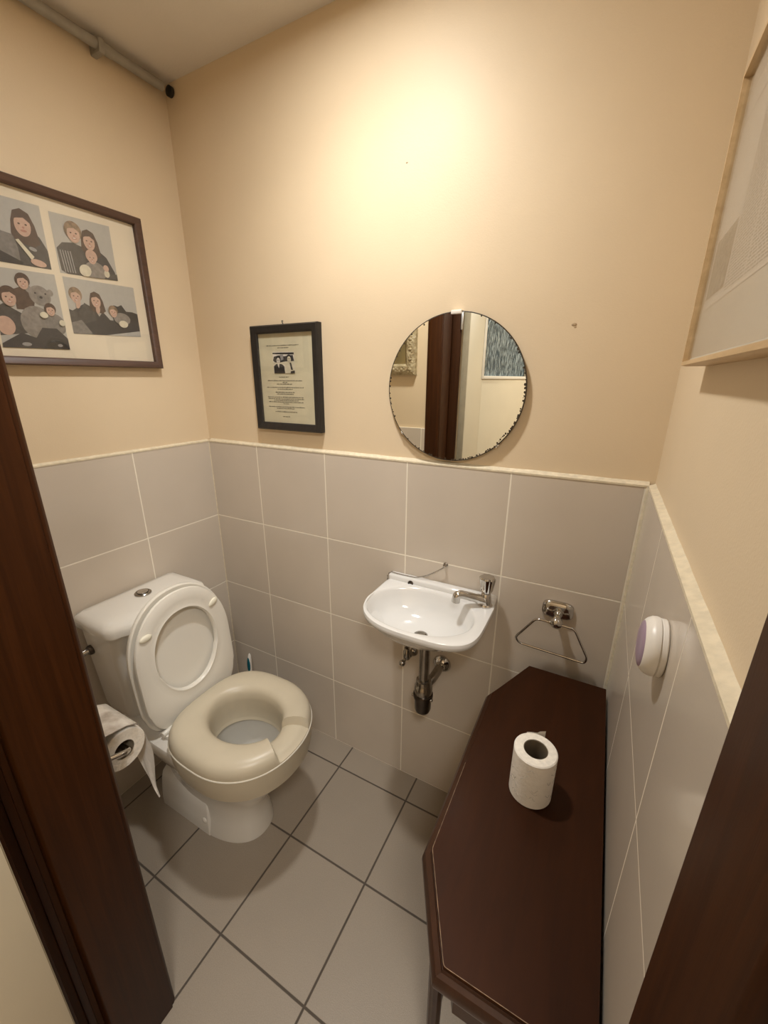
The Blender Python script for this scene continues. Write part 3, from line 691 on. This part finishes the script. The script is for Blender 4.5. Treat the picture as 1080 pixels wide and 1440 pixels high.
# --- pale frame on the right wall
XR = W + .012
FR = empty('framed_newspaper_page', (XR, -.5, 1.505), 'thin pale wood frame with a faded newspaper page on the right wall', 'picture frame')
bm = B(); picture_frame(bm, (XR, -.283, 1.503), (0, -1, 0), (0, 0, 1), (-1, 0, 0), .457, .363, .0085, .033, round_=True)
obj('frame', bm, FRAME_PALE, FR)
obj('backing_sheet', box(B(), (XR - .024, -.732, 1.511), (XR - .012, -.291, 1.859)), NEWS, FR)
XQ = XR - .0242
bm = B(); quad(bm, [(XQ, -.312, 1.577), (XQ, -.712, 1.577), (XQ, -.712, 1.845), (XQ, -.312, 1.845)], .0003, (-1, 0, 0)); obj('newspaper_page', bm, NEWS2, FR, smooth=False)
bm = B(); rt = random.Random(9)
for i in range(60):
    z = 1.583 + i * .0036
    if i > 52 and i % 4: continue
    for y0, y1 in ((-.445, -.53), (-.536, -.62), (-.626, -.705)):
        y = y0
        while y > y1:
            w = rt.uniform(.006, .016); e = max(y - w, y1); quad(bm, [(XQ, y, z), (XQ, e, z), (XQ, e, z + .0016), (XQ, y, z + .0016)], .0005, (-1, 0, 0)); y -= w + .003
for z0, z1 in ((1.792, 1.794), (1.826, 1.828), (1.834, 1.835)): quad(bm, [(XQ, -.318, z0), (XQ, -.706, z0), (XQ, -.706, z1), (XQ, -.318, z1)], .0005, (-1, 0, 0))
quad(bm, [(XQ, -.315, 1.583), (XQ, -.317, 1.583), (XQ, -.317, 1.84), (XQ, -.315, 1.84)], .0005, (-1, 0, 0))
obj('printed_columns', bm, INK_L, FR, smooth=False)
bm = B(); quad(bm, [(XQ, -.325, 1.590), (XQ, -.435, 1.590), (XQ, -.435, 1.662), (XQ, -.325, 1.662)], .0006, (-1, 0, 0)); obj('printed_photo', bm, INK_M, FR, smooth=False)
obj('glazing', box(B(), (XR - .0275, -.730, 1.513), (XR - .0260, -.293, 1.857)), GLASS, FR)

# --- ornate picture on the front wall, seen in the mirror
OF = empty('ornate_picture_frame', (.28, YF, 1.50), 'ornate carved cream and gilt frame reflected at the left of the mirror', 'picture frame')
bm = B(); ox0, ox1, oz0, oz1, ow = .02, .528, 1.502, 2.10, .052
picture_frame(bm, (ox1, YF, oz0), (-1, 0, 0), (0, 0, 1), (0, 1, 0), ox1 - ox0, oz1 - oz0, ow, .030, round_=True)
def scroll(x, z, ang):
    for dx, dz, r, e in ((0, 0, .0085, 1.3), (.013, .007, .0055, 1.6), (.013, -.007, .0055, 1.6), (-.012, .008, .005, 1.2), (-.012, -.008, .005, 1.2), (.024, 0, .0055, 1.2), (.031, .006, .004, 1), (.031, -.006, .004, 1)):
        cx = dx * math.cos(ang) - dz * math.sin(ang); cz = dx * math.sin(ang) + dz * math.cos(ang)
        ball(bm, (x + cx, YF + .027, z + cz), r, (1.2, .9, 1), seg=8)
n = 12
for i in range(n + 1):
    z = oz0 + ow / 2 + (oz1 - oz0 - ow) * i / n
    for x in (ox0 + ow / 2, ox1 - ow / 2): scroll(x, z, PI / 2)
for i in range(1, 10):
    x = ox0 + ow / 2 + (ox1 - ox0 - ow) * i / 10
    for z in (oz0 + ow / 2, oz1 - ow / 2): scroll(x, z, 0)
obj('carved_frame', bm, GILT, OF)
obj('canvas', box(B(), (ox0 + .045, YF + .004, oz0 + .045), (ox1 - .045, YF + .014, oz1 - .045)), CANVAS, OF)

# ------------------------------------------------------------------ dark console
ZT = .70
CT = empty('console_table', (1.36, -.4255, 0), 'dark brown wooden console with canted corners along the right wall', 'table')
def cpoly(e, r=1.4965):
    return [(r, -.053 + e * .2), (1.297 - e * .55, -.053 + e * .2), (1.2275 - e, -.209 + e * .25), (1.2275 - e, -.636 - e * .25), (1.299 - e * .7, -.772 - e * .7), (r, -.772 - e * .7)]
def ring_of(e, z): return [V((x, y, z)) for x, y in cpoly(e)]
obj('top_panel', loft(B(), [ring_of(-.006, ZT - .014), ring_of(-.004, ZT - .002), ring_of(-.0055, ZT)]), CONSOLE, CT, sharp=25)
obj('edge_moulding', loft(B(), [ring_of(-.012, ZT - .052), ring_of(.000, ZT - .050), ring_of(.008, ZT - .044), ring_of(.012, ZT - .034), ring_of(.011, ZT - .025), ring_of(.006, ZT - .016), ring_of(-.002, ZT - .012), ring_of(-.004, ZT - .0065)]), CONSOLE_E, CT, sharp=28)
we = [V((x, y, ZT + .0002)) for x, y in cpoly(-.0052)]
obj('worn_edge', tube(B(), arc_path([we[2].lerp(we[3], .55), we[3], we[4], we[4].lerp(we[5], .75)], .004, 3), .0005, 6), pmat('worn_pale_edge', (.34, .22, .13), .6, noise=.7, nscale=70), CT, label='pale worn edge line')
obj('apron', loft(B(), [ring_of(-.030, ZT - .135), ring_of(-.026, ZT - .13), ring_of(-.026, ZT - .05)]), CONSOLE_E, CT, sharp=25)
for x, y in ((1.268, -.212), (1.262, -.655), (1.46, -.100), (1.46, -.735)):
    bm = lathe(B(), [(.010, 0), (.012, .01), (.0105, .03), (.012, .10), (.0135, .40), (.014, .545), (.013, .555), (.018, .562), (.018, .57)], (x, y, 0), seg=40, flute=10, famp=.05)
    obj('leg', bm, CONSOLE_E, CT)

# toilet roll on the console
def roll_parts(parent, c, ax, r, rc, h, perp):
    bm = lathe(B(), [(rc, 0), (r - .002, 0), (r, .002), (r, h - .002), (r - .002, h), (rc, h)], c, ax, 56, False, False)
    for f in bm.faces:
        cz = (f.calc_center_median() - V(c)).dot(V(ax).normalized()); 
        f.material_index = 1 if (cz < .0005 or cz > h - .0005) else 0
    obj('paper', bm, [TISSUE, TISSUE_END], parent)
    obj('core', lathe(B(), [(rc + .0002, .001), (rc + .0002, h - .001), (rc - .0012, h - .001), (rc - .0012, .001), (rc + .0002, .001)], c, ax, 40, False, False), CARD, parent)
RC = V((1.3645, -.443, ZT))
TRL = empty('toilet_roll', RC, 'part used white toilet roll standing upright on the dark console', 'toilet paper')
roll_parts(TRL, RC, (0, 0, 1), .0400, .0225, .107, None)
bm = B(); R = .0402; fl = []
for k in range(9):
    a = 2.05 - k * .06 if False else 2.15 - .1 * k
    rr_ = R + .0006 + max(0, (k - 4)) ** 1.6 * .0012
    fl.append([RC + V((math.cos(a) * rr_, math.sin(a) * rr_, z)) for z in (.002, .05, .1065 + (.003 if k > 5 else 0))])
loft(bm, fl, False, False, False); obj('loose_end', bm, TISSUE, TRL)
# light grey squiggles embossed in the sheet
bm = B(); rq = random.Random(4)
for i in range(22):
    a0 = rq.uniform(-2.9, -.1); z0 = rq.uniform(.012, .095); L_ = rq.uniform(.15, .4); ph = rq.uniform(0, 6)
    tube(bm, [RC + V((math.cos(a0 + L_ * k / 8) * .0399, math.sin(a0 + L_ * k / 8) * .0399, z0 + .004 * math.sin(ph + k * .6))) for k in range(9)], .00042, 4)
obj('printed_squiggles', bm, pmat('grey_squiggle_ink', (.42, .39, .35), .8, noise=.2), TRL)

# ------------------------------------------------------------------ toilet paper holder on the front wall
HX, HY, HZ, HR = .575, -.778, .722, .0465
PH = empty('paper_holder', (.52, YF, .76), 'chrome toilet paper holder with a cover flap of painted reflections beside the door frame', 'paper holder')
obj('cover_flap', extr(B(), [(.462, YF + .003, .786), (.580, YF + .003, .786), (.580, YF + .045, .7855), (.580, -.760, .775), (.580, -.743, .760), (.580, -.741, .752), (.462, -.741, .756), (.462, -.743, .765), (.462, -.760, .779), (.462, YF + .045, .7875)][:0] or [(.580, YF + .003, .782), (.580, YF + .045, .782), (.580, -.765, .774), (.580, -.745, .762), (.580, -.741, .752), (.580, -.7425, .752), (.580, -.747, .760), (.580, -.766, .772), (.580, YF + .045, .780), (.580, YF + .003, .780)], (-.118, 0, 0)),
    pmat('chrome_cover_painted_reflection', (.72, .67, .60), .22, metal=.4, col2=(.42, .37, .32), nscale=34), PH, label='chrome cover flap with painted reflections')  # mottled two-tone colour stands in for reflections in the chrome
obj('wall_plate', box(B(), (.475, YF + .0105, .735), (.585, YF + .016, .80), .003), CHROME_D, PH)
obj('arm', tube(B(), arc_path([(.592, YF + .014, .748), (.598, YF + .03, .742), (.600, -.79, .732), (.590, -.776, .722), (.565, -.778, .720), (.48, -.778, .720)], .016), .0058, 14), CHROME, PH)
HRL = empty('toilet_roll', (HX - .1, HY, HZ), 'toilet roll hanging in the wall holder with a torn end dangling', 'toilet paper')
roll_parts(HRL, V((HX - .1, HY, HZ - .006)), (1, 0, 0), HR, .021, .1, None)
bm = B(); rows = []
for k in range(15):
    t = k / 14
    if k < 5: a = PI / 2 - (PI / 2) * k / 4; y, z = HY + (HR + .0008) * math.cos(a), HZ - .006 + (HR + .0008) * math.sin(a)
    else: y, z = HY + HR + .0008 + .004 * math.sin((k - 4) * .5), HZ - .006 - (k - 4) * .0185
    x0 = HX - .1 + .001; x1 = HX - .001 + (.010 * (k - 4) / 10 if k > 4 else 0)
    if k > 6: x0 = x0 + (x1 - x0) * ((k - 6) / 8.2) ** 1.15
    rows.append([V((x0 + (x1 - x0) * j / 6, y + .0022 * math.sin(j * 1.7 + k * .6) * (1 if k > 5 else 0), z)) for j in range(7)])
loft(bm, rows, False, False, False); obj('torn_end', bm, TISSUE, HRL)

# ------------------------------------------------------------------ puck light on the right wall
PC = V((W, -.533, 1.143))
PL = empty('puck_sensor', PC, 'round white plastic puck with a lilac face on the right wall tiles', 'wall sensor')
obj('base_plate', lathe(B(), [(.037, .0005), (.0385, .002), (.0385, .007), (.037, .0085)], PC, (-1, 0, 0), 48), WHITEP, PL)
obj('body', lathe(B(), [(.0365, .0085), (.0392, .0092), (.0398, .012), (.0392, .017), (.036, .022), (.0325, .025), (.0315, .0255)], PC, (-1, 0, 0), 48), WHITEP, PL)
obj('face', lathe(B(), [(.0317, .025), (.030, .0268), (.024, .0288), (.014, .030), (.0005, .0303)], PC, (-1, 0, 0), 48), LILAC, PL, label='lilac domed face')

# ------------------------------------------------------------------ conduit along the ceiling
CP = empty('conduit_pipe', (.03, -.4, 2.34), 'grey plastic conduit pipe running under the ceiling along the left wall', 'pipe')
pz = 2.341; px = .0215
obj('pipe', tube(B(), [(px, -.84, pz), (px, -.42, pz - .002), (px, -.19, pz), (px, -.022, pz)], .0125, 20), PIPEM, CP)
obj('end_sleeve', lathe(B(), [(.0145, 0), (.0145, .010), (.0125, .011)], (px, .010, pz), (0, -1, 0), 24), BLACK, CP)
obj('coupler', lathe(B(), [(.0142, -.022), (.0142, .015), (.0128, .016)], (px, -.19, pz), (0, 1, 0), 24), PIPEM, CP)
obj('clip', extr(B(), [(-.008, -.200, pz - .02), (px + .012, -.200, pz - .02), (px + .0155, -.200, pz - .010), (px + .0155, -.200, pz + .012), (px - .01, -.200, pz + .016), (-.008, -.200, pz + .016)], (0, -.016, 0), .002), PIPEM, CP)

# ------------------------------------------------------------------ lights of the place
def lamp(name, c, r, power, col, label):
    e = empty(name, c, label, 'ceiling light')
    obj('rim', lathe(B(), [(r + .012, 0), (r + .014, -.012), (r + .010, -.030), (r + .002, -.032), (r + .002, -.028)], c, (0, 0, 1), 48, True, False), WHITEP, e)
    d = obj('diffuser', lathe(B(), [(r + .001, -.026), (r * .9, -.031), (r * .5, -.036), (.001, -.038)], c, (0, 0, 1), 48, False, True), emit_mat(name + '_glow', col, power), e)
    return e
DL = empty('downlight', (.80, -.43, H), 'small recessed ceiling downlight above the wash basin', 'ceiling light')
obj('trim_ring', lathe(B(), [(.064, -.001), (.078, -.001), (.079, -.004), (.073, -.007), (.066, -.006), (.064, -.001)], (.80, -.43, H), (0, 0, 1), 48, False, False), WHITEP, DL)
obj('bulb', lathe(B(), [(.064, -.0012), (.001, -.0012)], (.80, -.43, H), (0, 0, 1), 32, False, False), emit_mat('downlight_glow', (1, 1, .975), 160.), DL)
ld = bpy.data.lights.new('downlight_beam', 'SPOT'); ld.energy = 21; ld.color = (1, 1, .975); ld.spot_size = math.radians(140); ld.spot_blend = 1.; ld.shadow_soft_size = .035
lo = bpy.data.objects.new('downlight_beam', ld); COL.objects.link(lo); lo.location = (.80, -.43, H - .012); lo.parent = None
lamp('hall_lamp', (1.75, -1.60, H - .0005), .18, 62., (1, .98, .93), 'round flush lamp on the hall ceiling outside the door')

w = bpy.data.worlds.new('world'); SC.world = w; w.use_nodes = True
w.node_tree.nodes['Background'].inputs[0].default_value = (.02, .017, .013, 1)

# ------------------------------------------------------------------ camera
cam = bpy.data.cameras.new('camera'); co = bpy.data.objects.new('camera', cam); COL.objects.link(co)
co.location = (1.38895, -1.11376, 1.48186); co.rotation_euler = (1.2556, -.0041, .4910)
cam.sensor_fit = 'HORIZONTAL'; cam.sensor_width = 36; cam.lens = 572.78 / 1080 * 36; cam.clip_start = .01
SC.camera = co
SC.view_settings.view_transform = 'Standard'; SC.view_settings.look = 'None'
SC.view_settings.exposure = .2; SC.view_settings.gamma = 1
SC.view_settings.use_curve_mapping = False
